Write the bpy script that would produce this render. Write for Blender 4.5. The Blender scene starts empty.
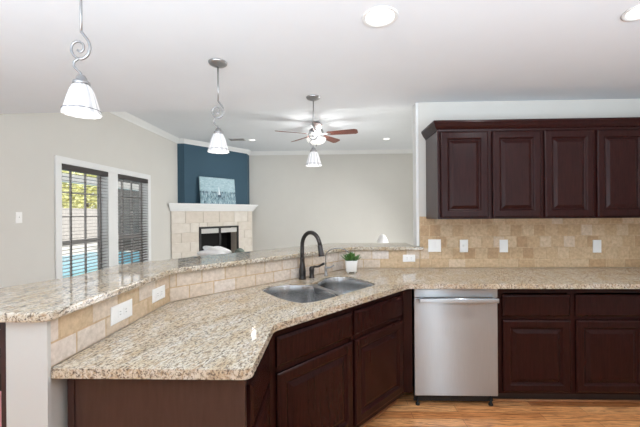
import bpy, bmesh, math, random
from mathutils import Vector, Matrix
from mathutils.geometry import tessellate_polygon

random.seed(7)
sc = bpy.context.scene
COL = sc.collection
PI = math.pi

# ------------------------------------------------------------------ camera
PSI, RHO = math.radians(1.74), math.radians(0.42)
fwd = Vector((-math.sin(PSI), math.cos(PSI), 0))
rgt = Vector((math.cos(PSI), math.sin(PSI), 0))
up = Vector((0, 0, 1))
r2 = rgt * math.cos(RHO) - up * math.sin(RHO)
u2 = up * math.cos(RHO) + rgt * math.sin(RHO)
cam_d = bpy.data.cameras.new('camera')
cam_d.sensor_width = 36
cam_d.lens = 330 / 640 * 36
cam_d.clip_start = 0.02
cam = bpy.data.objects.new('camera', cam_d)
COL.objects.link(cam)
cam.matrix_world = Matrix(((r2.x, u2.x, -fwd.x, 0), (r2.y, u2.y, -fwd.y, 0), (r2.z, u2.z, -fwd.z, 1.42), (0, 0, 0, 1)))
sc.camera = cam

# ------------------------------------------------------------------ world, daylight, exposure
sc.view_settings.view_transform = 'Standard'
sc.view_settings.look = 'None'
sc.view_settings.gamma = 1
sc.view_settings.use_curve_mapping = False
sc.view_settings.exposure = 0.08
w = bpy.data.worlds.new('sky')
sc.world = w
w.use_nodes = True
wn = w.node_tree.nodes['Background']
wn.inputs['Color'].default_value = (0.90, 0.95, 1.0, 1)
wn.inputs['Strength'].default_value = 1.5
sc.cycles.max_bounces = 10
sc.cycles.diffuse_bounces = 6


def area(name, loc, direction, sx, sy, power, col=(1, 1, 1), spread=PI):
    d = bpy.data.lights.new(name, 'AREA')
    d.shape = 'RECTANGLE'
    d.size, d.size_y = sx, sy
    d.energy = power
    d.color = col
    d.spread = spread
    o = bpy.data.objects.new(name, d)
    COL.objects.link(o)
    o.location = loc
    o.rotation_euler = Vector(direction).to_track_quat('-Z', 'Y').to_euler()
    return o


sun_d = bpy.data.lights.new('sun', 'SUN')
sun_d.energy = 3.6
sun_d.angle = 0.02
sun = bpy.data.objects.new('sun', sun_d)
COL.objects.link(sun)
sun.rotation_euler = Vector((-0.55, 0.35, -0.9)).to_track_quat('-Z', 'Y').to_euler()
# added unseen strip light behind the camera, makes the dishwasher's bright streak
area('dishwasher_streak_light', (2.2, -2.46, 1.12), (0, 1, 0.0), 0.36, 2.15, 8, (0.84, 0.93, 1.0))
# added fill light behind the camera, brightens the kitchen off the ceiling
area('kitchen_ceiling_fill', (0.1, -0.9, 1.40), (0.0, 0.68, 1), 6.2, 1.8, 192, (0.785, 0.895, 1.0), 2.2)
area('living_room_fill', (3.2, 5.4, 1.25), (-1, -0.15, -0.60), 3.8, 2.2, 240, (0.99, 0.98, 0.97), 2.5)  # added fill light inside the right wall, brightens the living room

# ------------------------------------------------------------------ materials


def lin(r, g, b):
    return tuple(((c / 255) / 12.92 if c / 255 <= 0.04045 else ((c / 255 + 0.055) / 1.055) ** 2.4) for c in (r, g, b)) + (1,)


class NT:
    def __init__(s, name):
        s.m = bpy.data.materials.new(name)
        s.m.use_nodes = True
        s.t = s.m.node_tree
        s.b = s.t.nodes['Principled BSDF']
        s.out = s.t.nodes['Material Output']

    def n(s, kind, **kw):
        nd = s.t.nodes.new(kind)
        for k, v in kw.items():
            if k[0] == '_':
                setattr(nd, k[1:], v)
            else:
                nd.inputs[k.replace('__', ' ')].default_value = v
        return nd

    def l(s, a, ao, b, bi):
        s.t.links.new(a.outputs[ao], b.inputs[bi])

    def coord(s, scale=(1, 1, 1), rot=(0, 0, 0), loc=(0, 0, 0)):
        c = s.n('ShaderNodeTexCoord')
        m = s.n('ShaderNodeMapping')
        m.inputs['Scale'].default_value = scale
        m.inputs['Rotation'].default_value = rot
        m.inputs['Location'].default_value = loc
        s.l(c, 'Object', m, 'Vector')
        return m

    def noise(s, vec, scale, detail=4, rough=0.55, dist=0.0):
        n = s.n('ShaderNodeTexNoise')
        n.inputs['Scale'].default_value = scale
        n.inputs['Detail'].default_value = detail
        n.inputs['Roughness'].default_value = rough
        n.inputs['Distortion'].default_value = dist
        if vec:
            s.l(vec, 'Vector', n, 'Vector')
        return n

    def ramp(s, src, out, stops):
        r = s.n('ShaderNodeValToRGB')
        e = r.color_ramp.elements
        while len(e) < len(stops):
            e.new(0.5)
        for i, (p, c) in enumerate(stops):
            e[i].position = p
            e[i].color = c
        s.l(src, out, r, 'Fac')
        return r

    def mix(s, fac, a, b, mode='MIX'):
        m = s.n('ShaderNodeMix', _data_type='RGBA', _blend_type=mode)
        for sock, v in ((0, fac), (6, a), (7, b)):
            if isinstance(v, tuple) and isinstance(v[0], bpy.types.Node):
                s.t.links.new(v[0].outputs[v[1]], m.inputs[sock])
            else:
                m.inputs[sock].default_value = v
        return m

    def bump(s, src, out, strength=0.2, dist=0.002):
        b = s.n('ShaderNodeBump')
        b.inputs['Strength'].default_value = strength
        b.inputs['Distance'].default_value = dist
        s.l(src, out, b, 'Height')
        s.l(b, 'Normal', s.b, 'Normal')

    def p(s, **kw):
        for k, v in kw.items():
            s.b.inputs[k.replace('__', ' ')].default_value = v
        return s


def plain(name, col, rough=0.5, metal=0.0, var=0.05, scale=8, bump=0.0, **kw):
    t = NT(name).p(Roughness=rough, Metallic=metal, **kw)
    c = t.coord()
    n = t.noise(c, scale)
    lo = tuple(v * (1 - var) for v in col[:3]) + (1,)
    hi = tuple(min(1, v * (1 + var)) for v in col[:3]) + (1,)
    r = t.ramp(n, 'Fac', [(0.3, lo), (0.7, hi)])
    t.l(r, 'Color', t.b, 'Base Color')
    if bump:
        n2 = t.noise(c, scale * 12, 3)
        t.bump(n2, 'Fac', bump)
    return t.m


def emit(name, col, strength, base=(0.8, 0.8, 0.8, 1)):
    t = NT(name).p(Roughness=0.4)
    t.b.inputs['Base Color'].default_value = base
    t.b.inputs['Emission Color'].default_value = col
    t.b.inputs['Emission Strength'].default_value = strength
    return t.m


def wood(name, dark, light, scale=(1, 1, 1), rough=0.3, rot=(0, 0, 0)):
    t = NT(name).p(Roughness=rough)
    c = t.coord(scale, rot)
    n = t.noise(c, 6, 6, 0.6, 0.6)
    r = t.ramp(n, 'Fac', [(0.3, dark), (0.7, light)])
    t.l(r, 'Color', t.b, 'Base Color')
    return t.m


M = {}
M['wall'] = plain('greige wall paint', lin(208, 206, 200), 0.85, 0, 0.015, 2, 0.05)
M['ceil'] = plain('white ceiling paint', lin(224, 228, 232), 0.9, 0, 0.012, 3, 0.12)
M['endpanel'] = wood('espresso veneer lightened for sheen', lin(56, 36, 32), lin(66, 45, 41), (10, 10, 1.2), 0.3)  # cabinet brown lightened to stand for the sheen on side panels
M['ponypaint'] = plain('off white wall paint', lin(196, 195, 190), 0.8, 0, 0.015, 3, 0.1)
M['blue'] = plain('blue accent wall paint', lin(54, 82, 98), 0.8, 0, 0.03, 2, 0.05)
M['trim'] = plain('white gloss trim paint', lin(228, 229, 228), 0.45, 0, 0.01)
M['cabinet'] = wood('espresso stained cabinet wood', lin(32, 12, 11), lin(47, 20, 18), (14, 14, 1.2), 0.27)
M['cabinet'].node_tree.nodes['Principled BSDF'].inputs['Specular IOR Level'].default_value = 0.16
M['toe'] = plain('dark toe board', lin(32, 18, 17), 0.5)
M['plate'] = plain('white plastic plate', lin(240, 240, 238), 0.35, 0, 0.01)
M['slot'] = plain('dark slot plastic', lin(45, 42, 40), 0.5)
M['greyslot'] = plain('grey slot plastic', lin(150, 148, 146), 0.5)
M['chrome'] = plain('brushed nickel', lin(160, 161, 162), 0.3, 0.85, 0.03)
M['dark_chrome'] = plain('dim chrome', lin(150, 150, 150), 0.25, 1.0, 0.03)
M['sinksteel'] = plain('satin sink steel', lin(186, 187, 188), 0.24, 1.0, 0.03)
M['bronze'] = plain('dark bronze metal', lin(70, 67, 66), 0.28, 0.85, 0.06)
M['blackmetal'] = plain('black metal', lin(20, 20, 20), 0.6, 0.0)
M['black'] = plain('black recess', lin(12, 11, 11), 0.8)
M['whitepot'] = plain('white ceramic', lin(236, 235, 232), 0.3, 0, 0.01)
M['soil'] = plain('dark soil', lin(52, 38, 28), 0.95, 0, 0.3, 60)
M['leaf'] = plain('succulent leaf', lin(74, 116, 52), 0.5, 0, 0.3, 30)
M['slatwood'] = plain('brown blind slat', lin(84, 76, 72), 0.45, 0, 0.05)
M['slat'] = plain('dark brown blind valance', lin(58, 52, 50), 0.45, 0, 0.05)
M['sash'] = plain('dark bronze window sash', lin(150, 147, 144), 0.5, 0, 0.04)
M['fabric'] = plain('pale grey upholstery', lin(196, 194, 190), 0.95, 0, 0.05, 40, 0.3)
M['white_cloth'] = plain('white cloth', lin(236, 236, 236), 0.95, 0, 0.03, 20, 0.3)
M['sage'] = plain('grey green cloth', lin(110, 120, 112), 0.95, 0, 0.1, 40, 0.3)
M['lens'] = emit('lit lamp lens', (1, 0.98, 0.95, 1), 1.4)
M['bulb'] = emit('lit bulb', (1, 0.95, 0.88, 1), 8.0)
M['pink'] = plain('pink cloth', lin(226, 160, 160), 0.9, 0, 0.05, 30)
M['stoolwood'] = wood('dark stool wood', lin(38, 22, 24), lin(60, 38, 40), (10, 10, 1), 0.4)
M['walnut'] = wood('reddish fan blade wood', lin(92, 48, 38), lin(132, 76, 62), (3, 14, 3), 0.35)
M['bounce_floor'] = plain('pale grey carpet', lin(196, 194, 190), 0.95, 0, 0.06, 40, 0.4)  # unseen floor, pale grey picked to keep the bounced light neutral
M['patio'] = plain('pale concrete patio', lin(205, 200, 190), 0.9, 0, 0.05, 3)
M['fencewood'] = plain('weathered fence wood', lin(190, 184, 178), 0.9, 0, 0.1, 5)
M['trunk'] = plain('tree bark', lin(90, 74, 60), 0.95, 0, 0.2, 12)
M['tree'] = plain('sunlit tree foliage', lin(216, 214, 150), 0.7, 0, 0.35, 3)
M['brickgrey'] = plain('dark grey painted brick', lin(92, 88, 84), 0.9, 0, 0.1, 6)
M['roof'] = plain('grey patio cover', lin(176, 172, 166), 0.8)
M['plastic_white'] = M['plate']

t = NT('bowl glass').p(Roughness=0.35)
t.b.inputs['Base Color'].default_value = (0.9, 0.9, 0.88, 1)
t.b.inputs['Emission Color'].default_value = (1, 0.97, 0.93, 1)
t.b.inputs['Emission Strength'].default_value = 0.45
M['bowl'] = t.m

# ribbed glowing glass of the pendant shades
t = NT('frosted lit glass').p(Roughness=0.3)
t.b.inputs['Base Color'].default_value = (0.55, 0.55, 0.56, 1)
c = t.coord()
sep = t.n('ShaderNodeSeparateXYZ')
t.l(c, 'Vector', sep, 'Vector')
at = t.n('ShaderNodeMath', _operation='ARCTAN2')
t.l(sep, 'X', at, 0)
t.l(sep, 'Y', at, 1)
mu = t.n('ShaderNodeMath', _operation='MULTIPLY')
mu.inputs[1].default_value = 12
t.l(at, 0, mu, 0)
si = t.n('ShaderNodeMath', _operation='SINE')
t.l(mu, 0, si, 0)
r = t.ramp(si, 0, [(0.0, (0.2, 0.2, 0.21, 1)), (0.5, (1, 0.99, 0.97, 1))])
t.l(r, 'Color', t.b, 'Emission Color')
t.b.inputs['Emission Strength'].default_value = 0.36
M['shade'] = t.m

glin = lin


# granite (streaks run along one direction of the slab); the split-face edge is rougher and darker specked
def granite(name, rough, k_dark, bump=0.0, dim=1.0):
    def lin(*c):
        return glin(*(v * dim for v in c))
    t = NT(name).p(Roughness=rough)
    t.b.inputs['Specular IOR Level'].default_value = 0.75 if rough < 0.1 else 0.5
    c0 = t.coord((1, 1, 1), (0, 0, math.radians(-74)))
    c = t.n('ShaderNodeMapping')
    c.inputs['Scale'].default_value = (1.0, 2.6, 2.0)
    t.l(c0, 'Vector', c, 'Vector')
    n1 = t.noise(c, 26, 6, 0.65, 0.9)
    n2 = t.noise(c, 52, 6, 0.7, 0.7)
    c3 = t.coord((1, 1, 1))
    n3 = t.noise(c3, 130, 3, 0.6)
    n4 = t.noise(c, 5, 4, 0.5, 0.5)
    base = t.ramp(n4, 'Fac', [(0.35, lin(206, 198, 184)), (0.55, lin(200, 187, 164)), (0.72, lin(188, 166, 132))])
    k1 = t.ramp(n1, 'Fac', [(0.50, (0, 0, 0, 1)), (0.62, (1, 1, 1, 1))])
    m1 = t.mix((k1, 'Color'), (base, 'Color'), lin(172, 150, 122))
    k2 = t.ramp(n2, 'Fac', [(0.50 - k_dark, (0, 0, 0, 1)), (0.59 - k_dark, (1, 1, 1, 1))])
    m2 = t.mix((k2, 'Color'), (m1, 2), lin(108, 96, 84))
    k3 = t.ramp(n3, 'Fac', [(0.585 - k_dark, (0, 0, 0, 1)), (0.655 - k_dark, (1, 1, 1, 1))])
    m3 = t.mix((k3, 'Color'), (m2, 2), lin(84, 74, 68))
    n5 = t.noise(c3, 70, 3, 0.6)
    k5 = t.ramp(n5, 'Fac', [(0.60, (0, 0, 0, 1)), (0.70, (0.4, 0.4, 0.4, 1))])
    m4 = t.mix((k5, 'Color'), (m3, 2), lin(236, 232, 224))
    t.l(m4, 2, t.b, 'Base Color')
    if bump:
        t.bump(n3, 'Fac', bump, 0.004)
    return t.m


M['granite'] = granite('cream and brown granite', 0.055, 0.0)
M['granite_bar_edge'] = granite('rough golden brown granite bar edge', 0.4, 0.085, 0.9, 0.74)
M['granite_edge'] = granite('rough granite edge', 0.35, 0.06, 0.9, 0.88)

# travertine tile with a per-tile tint
t = NT('tumbled travertine tile').p(Roughness=0.5)
a = t.n('ShaderNodeAttribute', _attribute_name='tint')
r = t.ramp(a, 'Fac', [(0.0, lin(168, 134, 98)), (0.25, lin(194, 166, 131)), (0.75, lin(207, 184, 153)), (1.0, lin(221, 212, 205))])
c = t.coord()
n = t.noise(c, 40, 5, 0.65)
k = t.ramp(n, 'Fac', [(0.35, (0.80, 0.77, 0.72, 1)), (0.65, (1.06, 1.05, 1.04, 1))])
m = t.mix(1.0, (r, 'Color'), (k, 'Color'), 'MULTIPLY')
t.l(m, 2, t.b, 'Base Color')
t.bump(n, 'Fac', 0.25)
M['tile'] = t.m
M['grout'] = plain('sand grout', lin(232, 220, 200), 0.9, 0, 0.05, 30)

# pale stone of the fireplace
t = NT('pale stone tile').p(Roughness=0.55)
a = t.n('ShaderNodeAttribute', _attribute_name='tint')
r = t.ramp(a, 'Fac', [(0.0, lin(204, 192, 178)), (0.5, lin(212, 203, 191)), (1.0, lin(220, 214, 205))])
c = t.coord()
n = t.noise(c, 9, 5, 0.6)
k = t.ramp(n, 'Fac', [(0.35, (0.93, 0.92, 0.9, 1)), (0.65, (1.03, 1.03, 1.03, 1))])
m = t.mix(1.0, (r, 'Color'), (k, 'Color'), 'MULTIPLY')
t.l(m, 2, t.b, 'Base Color')
M['stone'] = t.m

# stainless steel
t = NT('brushed stainless steel').p(Metallic=1.0, Roughness=0.30, Anisotropic=1.0)
t.b.inputs['Anisotropic Rotation'].default_value = 0.25
tg = t.n('ShaderNodeTangent', _direction_type='RADIAL', _axis='Z')
t.l(tg, 'Tangent', t.b, 'Tangent')
c = t.coord((120, 120, 1.5))
n = t.noise(c, 4, 3)
r = t.ramp(n, 'Fac', [(0.3, lin(172, 179, 184)), (0.7, lin(180, 187, 192))])
t.l(r, 'Color', t.b, 'Base Color')
M['steel'] = t.m

# floor planks
t = NT('oak plank floor').p(Roughness=0.28)
c = t.coord()
br = t.n('ShaderNodeTexBrick')
br.offset = 0.37
br.inputs['Scale'].default_value = 1
br.inputs['Brick Width'].default_value = 0.9
br.inputs['Row Height'].default_value = 0.082
br.inputs['Mortar Size'].default_value = 0.0012
br.inputs['Color1'].default_value = (0, 0, 0, 1)
br.inputs['Color2'].default_value = (1, 1, 1, 1)
br.inputs['Mortar'].default_value = (0.3, 0.3, 0.3, 1)
t.l(c, 'Vector', br, 'Vector')
r = t.ramp(br, 'Color', [(0, lin(180, 112, 64)), (0.5, lin(214, 150, 96)), (1, lin(240, 188, 134))])
c2 = t.coord((2.0, 22, 1))
n = t.noise(c2, 3, 6, 0.65, 0.8)
k = t.ramp(n, 'Fac', [(0.36, (0.42, 0.32, 0.25, 1)), (0.56, (1.12, 1.12, 1.1, 1))])
m = t.mix(1.0, (r, 'Color'), (k, 'Color'), 'MULTIPLY')
mm = t.mix((br, 'Fac'), (m, 2), lin(96, 58, 34))
t.l(mm, 2, t.b, 'Base Color')
M['floor'] = t.m
M['shoe'] = wood('oak shoe moulding', lin(150, 96, 60), lin(190, 134, 90), (2, 2, 8), 0.4)

# water
t = NT('pool water').p(Roughness=0.08)
c = t.coord()
n = t.noise(c, 1.5, 3)
r = t.ramp(n, 'Fac', [(0.3, lin(86, 172, 196)), (0.7, lin(124, 200, 216))])
t.l(r, 'Color', t.b, 'Base Color')
M['water'] = t.m

# window glass
t = NT('window glass')
t.t.nodes.remove(t.b)
g = t.n('ShaderNodeBsdfGlossy')
g.inputs['Roughness'].default_value = 0.02
tr = t.n('ShaderNodeBsdfTransparent')
mx = t.n('ShaderNodeMixShader')
mx.inputs['Fac'].default_value = 0.06
t.l(tr, 0, mx, 1)
t.l(g, 0, mx, 2)
t.l(mx, 0, t.out, 'Surface')
M['glass'] = t.m

# canvas: generic pale sea-and-sky abstract
t = NT('painted canvas').p(Roughness=0.8)
c = t.coord()
sep = t.n('ShaderNodeSeparateXYZ')
t.l(c, 'Vector', sep, 'Vector')
n = t.noise(t.coord((5, 5, 14)), 3, 6, 0.7, 0.5)
sky = t.ramp(n, 'Fac', [(0.3, lin(132, 166, 178)), (0.6, lin(182, 206, 212)), (0.75, lin(212, 222, 224))])
n2 = t.noise(t.coord((22, 22, 5)), 2, 6, 0.75, 0.4)
sea = t.ramp(n2, 'Fac', [(0.40, lin(66, 86, 98)), (0.50, lin(132, 164, 176)), (0.62, lin(196, 212, 216))])
ad = t.n('ShaderNodeMath', _operation='MULTIPLY_ADD')
t.l(n2, 'Fac', ad, 0)
ad.inputs[1].default_value = 0.10
t.l(sep, 'Z', ad, 2)
k = t.ramp(ad, 0, [(0.325, (0, 0, 0, 1)), (0.345, (1, 1, 1, 1))])
m = t.mix((k, 'Color'), (sea, 'Color'), (sky, 'Color'))
band = t.ramp(ad, 0, [(0.29, (0, 0, 0, 1)), (0.315, (0.75, 0.75, 0.75, 1)), (0.345, (0, 0, 0, 1))])
nb = t.noise(t.coord((9, 9, 2)), 2, 3)
kb = t.ramp(nb, 'Fac', [(0.42, (0, 0, 0, 1)), (0.55, (1, 1, 1, 1))])
bm_ = t.mix(1.0, (band, 'Color'), (kb, 'Color'), 'MULTIPLY')
m2 = t.mix((bm_, 2), (m, 2), lin(70, 88, 100))
t.l(m2, 2, t.b, 'Base Color')
M['canvas'] = t.m
M['boat'] = plain('dark blue paint strokes', lin(72, 92, 104), 0.8, 0, 0.2, 60)
M['sail'] = plain('pale paint strokes', lin(226, 234, 236), 0.8, 0, 0.08, 60)


# ------------------------------------------------------------------ mesh helpers
class MB:
    def __init__(s):
        s.bm = bmesh.new()
        s.tint = s.bm.faces.layers.float.new('tint_f')
        s.mats = []

    def mi(s, m):
        if m is None:
            return 0
        if m not in s.mats:
            s.mats.append(m)
        return s.mats.index(m)

    def face(s, vs, m=None, tint=0.5, smooth=False):
        try:
            f = s.bm.faces.new(vs)
        except ValueError:
            return None
        f.material_index = s.mi(m)
        f[s.tint] = tint
        f.smooth = smooth
        return f

    def box(s, x0, x1, y0, y1, z0, z1, m=None, tint=0.5, mat=None):
        c = [Vector(p) for p in ((x0, y0, z0), (x1, y0, z0), (x1, y1, z0), (x0, y1, z0), (x0, y0, z1), (x1, y0, z1), (x1, y1, z1), (x0, y1, z1))]
        if mat:
            c = [mat @ p for p in c]
        v = [s.bm.verts.new(p) for p in c]
        for q in ((3, 2, 1, 0), (4, 5, 6, 7), (0, 1, 5, 4), (1, 2, 6, 5), (2, 3, 7, 6), (3, 0, 4, 7)):
            s.face([v[i] for i in q], m, tint)
        return s

    def prism(s, poly, z0, z1, m=None, holes=(), tint=0.5, side=None):
        loops = [poly] + list(holes)
        flat = [p for lp in loops for p in lp]
        tris = tessellate_polygon([[Vector((p[0], p[1], 0)) for p in lp] for lp in loops])
        b = [s.bm.verts.new((p[0], p[1], z0)) for p in flat]
        t = [s.bm.verts.new((p[0], p[1], z1)) for p in flat]
        if not holes:
            ar = sum(poly[i][0] * poly[(i + 1) % len(poly)][1] - poly[(i + 1) % len(poly)][0] * poly[i][1] for i in range(len(poly)))
            s.face(t if ar > 0 else t[::-1], m, tint)
            s.face(b[::-1] if ar > 0 else b, m, tint)
        else:
            for tr in tris:
                p = [flat[i] for i in tr]
                ar = (p[1][0] - p[0][0]) * (p[2][1] - p[0][1]) - (p[2][0] - p[0][0]) * (p[1][1] - p[0][1])
                q = tr if ar > 0 else tr[::-1]
                s.face([t[i] for i in q], m, tint)
                s.face([b[i] for i in q[::-1]], m, tint)
        o = 0
        for lp in loops:
            n = len(lp)
            for i in range(n):
                j = (i + 1) % n
                s.face([b[o + i], b[o + j], t[o + j], t[o + i]], side or m, tint)
            o += n
        s.fix = True
        return s

    def lathe(s, prof, seg=32, c=(0, 0, 0), m=None, smooth=True, axis=None, rib=None, cap=True):
        rings = []
        rot = Vector((0, 0, 1)).rotation_difference(Vector(axis)).to_matrix() if axis else Matrix.Identity(3)
        c = Vector(c)
        for (r, z) in prof:
            if r < 1e-6:
                rings.append([s.bm.verts.new(c + rot @ Vector((0, 0, z)))])
            else:
                rg = []
                for i in range(seg):
                    a = 2 * PI * i / seg
                    rr = r * (1 + (rib(i, z) if rib else 0))
                    rg.append(s.bm.verts.new(c + rot @ Vector((rr * math.cos(a), rr * math.sin(a), z))))
                rings.append(rg)
        for a, b in zip(rings, rings[1:]):
            if len(a) == 1 and len(b) == 1:
                continue
            for i in range(seg):
                j = (i + 1) % seg
                if len(a) == 1:
                    s.face([a[0], b[i], b[j]], m, 0.5, smooth)
                elif len(b) == 1:
                    s.face([a[i], a[j], b[0]], m, 0.5, smooth)
                else:
                    s.face([a[i], a[j], b[j], b[i]], m, 0.5, smooth)
        if cap and len(rings[0]) > 1:
            s.face(rings[0][::-1], m)
        if cap and len(rings[-1]) > 1:
            s.face(rings[-1], m)
        s.fix = True
        return s

    def tube(s, pts, rad, seg=10, m=None, closed=False):
        pts = [Vector(p) for p in pts]
        n = len(pts)
        rad = rad if isinstance(rad, (list, tuple)) else [rad] * n
        tang = [(pts[min(i + 1, n - 1)] - pts[max(i - 1, 0)]).normalized() for i in range(n)]
        nv = tang[0].orthogonal().normalized()
        rings = []
        for i in range(n):
            nv = (nv - tang[i] * nv.dot(tang[i]))
            nv = nv.normalized() if nv.length > 1e-6 else tang[i].orthogonal().normalized()
            bv = tang[i].cross(nv)
            rings.append([s.bm.verts.new(pts[i] + (nv * math.cos(2 * PI * k / seg) + bv * math.sin(2 * PI * k / seg)) * rad[i]) for k in range(seg)])
        for a, b in zip(rings, rings[1:]):
            for k in range(seg):
                j = (k + 1) % seg
                s.face([a[k], a[j], b[j], b[k]], m, 0.5, True)
        s.face(rings[0][::-1], m)
        s.face(rings[-1], m)
        s.fix = True
        return s

    def build(s, name, mat, parent=None, loc=None, bevel=0, seg=2, sub=0):
        if s.bm.faces:
            bmesh.ops.recalc_face_normals(s.bm, faces=s.bm.faces)
        me = bpy.data.meshes.new(name)
        vals = [f[s.tint] for f in s.bm.faces]
        s.bm.faces.layers.float.remove(s.tint)
        s.bm.to_mesh(me)
        s.bm.free()
        if len(set(vals)) > 1:
            at = me.attributes.new('tint', 'FLOAT', 'FACE')
            at.data.foreach_set('value', vals)
        me.materials.append(M[mat])
        for m in s.mats:
            if m is not mat:
                pass
        if s.mats:
            me.materials.clear()
            for m in s.mats:
                me.materials.append(M[m or mat])
        o = bpy.data.objects.new(name, me)
        COL.objects.link(o)
        if parent:
            o.parent = parent
        if loc:
            o.location = loc
        if bevel:
            b = o.modifiers.new('bevel', 'BEVEL')
            b.width = bevel
            b.segments = seg
            b.limit_method = 'ANGLE'
            b.angle_limit = math.radians(40)
        if sub:
            d = o.modifiers.new('sub', 'SUBSURF')
            d.levels = d.render_levels = sub
        return o


def tag(o, label=None, cat=None, group=None, kind=None):
    if label:
        o['label'] = label
    if cat:
        o['category'] = cat
    if group:
        o['group'] = group
    if kind:
        o['kind'] = kind
    return o


def empty(name, loc=(0, 0, 0), rz=0.0, label=None, cat=None, group=None):
    o = bpy.data.objects.new(name, None)
    o.empty_display_size = 0.05
    COL.objects.link(o)
    o.location = loc
    o.rotation_euler = (0, 0, rz)
    return tag(o, label, cat, group)


def bx(*a, **k):
    return MB().box(*a, **k)


def struct(o):
    o['kind'] = 'structure'
    return o


def copy_tree(o, parent=None):
    c = o.copy()
    COL.objects.link(c)
    if parent:
        c.parent = parent
    for ch in [q for q in bpy.data.objects if q.parent == o]:
        copy_tree(ch, c)
    return c


def spline(ctrl, per=8):
    """Catmull-Rom through control points."""
    P = [Vector(p) for p in ctrl]
    P = [2 * P[0] - P[1]] + P + [2 * P[-1] - P[-2]]
    out = []
    for i in range(1, len(P) - 2):
        for k in range(per):
            t = k / per
            a, b, c, d = P[i - 1], P[i], P[i + 1], P[i + 2]
            out.append(0.5 * ((2 * b) + (c - a) * t + (2 * a - 5 * b + 4 * c - d) * t * t + (3 * b - a - 3 * c + d) * t ** 3))
    out.append(P[-2])
    return out


# ------------------------------------------------------------------ layout numbers
ANG = math.radians(46.5)
T = Vector((math.cos(ANG), math.sin(ANG)))       # along the diagonal
N = Vector((math.sin(ANG), -math.cos(ANG)))      # towards the kitchen
WY = 3.055                                        # face of the back wall tile
PC = Vector((-0.93, 1.878))                       # corner: left run meets the diagonal
uend = (WY - PC.y) / T.y
PD = PC + T * uend                                # corner: diagonal meets the back run
FL = Vector((-0.26, 1.505))
IC = FL + T * ((2.362 - FL.y) / T.y)
CT, BT = 0.914, 1.110                             # counter top, bar top
CK, CL = 2.435, 3.05                              # kitchen and living ceilings
XL, XR, YF, YB = -3.3, 3.3, 8.62, -2.5


def off_path(d, y0, x1):
    """bar line offset by d (towards the kitchen) from the tile face: left run, diagonal, back run."""
    a = PC + N * d
    xl = PC.x + d
    s = (xl - a.x) / T.x
    c1 = a + T * s
    yb = WY - d
    s2 = (yb - a.y) / T.y
    c2 = a + T * s2
    return [Vector((xl, y0)), c1, c2, Vector((x1, yb))]


def xy(v):
    return (v.x, v.y)


# ------------------------------------------------------------------ room shell
struct(bx(XL - 0.15, XR + 0.15, YB - 0.15, 3.12, -0.1, 0).build('floor', 'floor'))
struct(bx(XL - 0.15, XR + 0.15, 3.12, YF + 0.15, -0.1, 0).build('floor_living', 'bounce_floor'))
struct(bx(XL - 0.15, XR + 0.15, YB - 0.15, 3.185, CK, CK + 0.1).build('ceiling_kitchen', 'ceil'))
struct(bx(XL - 0.15, XR + 0.15, 3.06, 3.185, CK + 0.1, CL + 0.1).build('wall_header', 'ceil'))
struct(bx(XL - 0.15, XR + 0.15, 3.185, YF + 0.15, CL, CL + 0.1).build('ceiling_living', 'ceil'))
struct(bx(XR, XR + 0.15, YB - 0.15, YF + 0.15, 0, CL + 0.1).build('wall_right', 'wall'))
struct(bx(XL - 0.15, XR + 0.15, YF, YF + 0.15, 0, CL).build('wall_far', 'wall'))
wb = MB()
for x0, x1, z0, z1 in ((XL - 0.15, -2.2, 0, CK), (0.4, 2.0, 0, CK), (2.4, XR, 0, CK), (-2.2, 0.4, 0, 0.6), (-2.2, 0.4, 2.3, CK), (2.0, 2.4, 2.25, CK)):  # narrow tall gap is added for a bright streak on the dishwasher
    wb.box(x0, x1, YB - 0.15, YB, z0, z1)
struct(wb.build('wall_rear', 'wall'))
# left wall with two tall window openings
W1, W2 = (3.945, 4.795), (5.015, 5.865)
WZ0, WZ1 = 0.12, 2.06
lw = MB()
ys = [YB - 0.15, W1[0], W1[1], W2[0], W2[1], YF]
for i in range(0, 5, 2):
    lw.box(XL - 0.15, XL, ys[i], ys[i + 1], 0, CL + 0.1)
for wn_ in (W1, W2):
    lw.box(XL - 0.15, XL, wn_[0], wn_[1], 0, WZ0)
    lw.box(XL - 0.15, XL, wn_[0], wn_[1], WZ1, CL + 0.1)
struct(lw.build('wall_left', 'wall'))
# kitchen back wall (its left end is the white corner of the opening)
struct(bx(0.82, XR, WY + 0.010, 3.185, 0, CK).build('wall_back', 'wall'))
struct(bx(0.795, 0.8195, WY + 0.010, 3.185, BT + 0.002, CK).build('trim_opening', 'trim', bevel=0.003))

# pony wall under the bar
o1 = off_path(-0.011, 1.05, 0.82)
o2 = off_path(-0.135, 1.05, 0.82)
struct(MB().prism([(-0.926, 1.05), (-0.926, 1.0635), (-0.941, 1.0635)] + [xy(p) for p in o1[1:]] + [xy(p) for p in reversed(o2)], 0, 1.077).build('wall_pony', 'ponypaint'))

# crown mouldings of the living room
def crown(pts, name):
    """pts: list of (position, inward normal) mitred profile along the walls."""
    prof = [(0.0, -0.09), (0.012, -0.09), (0.02, -0.07), (0.06, -0.03), (0.075, -0.015), (0.085, 0.0), (0.0, 0.0)]
    b = MB()
    rings = [[b.bm.verts.new((p[0] + n[0] * d, p[1] + n[1] * d, CL + z)) for d, z in prof] for p, n in pts]
    k = len(prof)
    for a, c in zip(rings, rings[1:]):
        for i in range(k):
            b.face([a[i], a[(i + 1) % k], c[(i + 1) % k], c[i]])
    b.face(rings[0])
    b.face(rings[-1][::-1])
    return struct(b.build(name, 'trim'))


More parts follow.
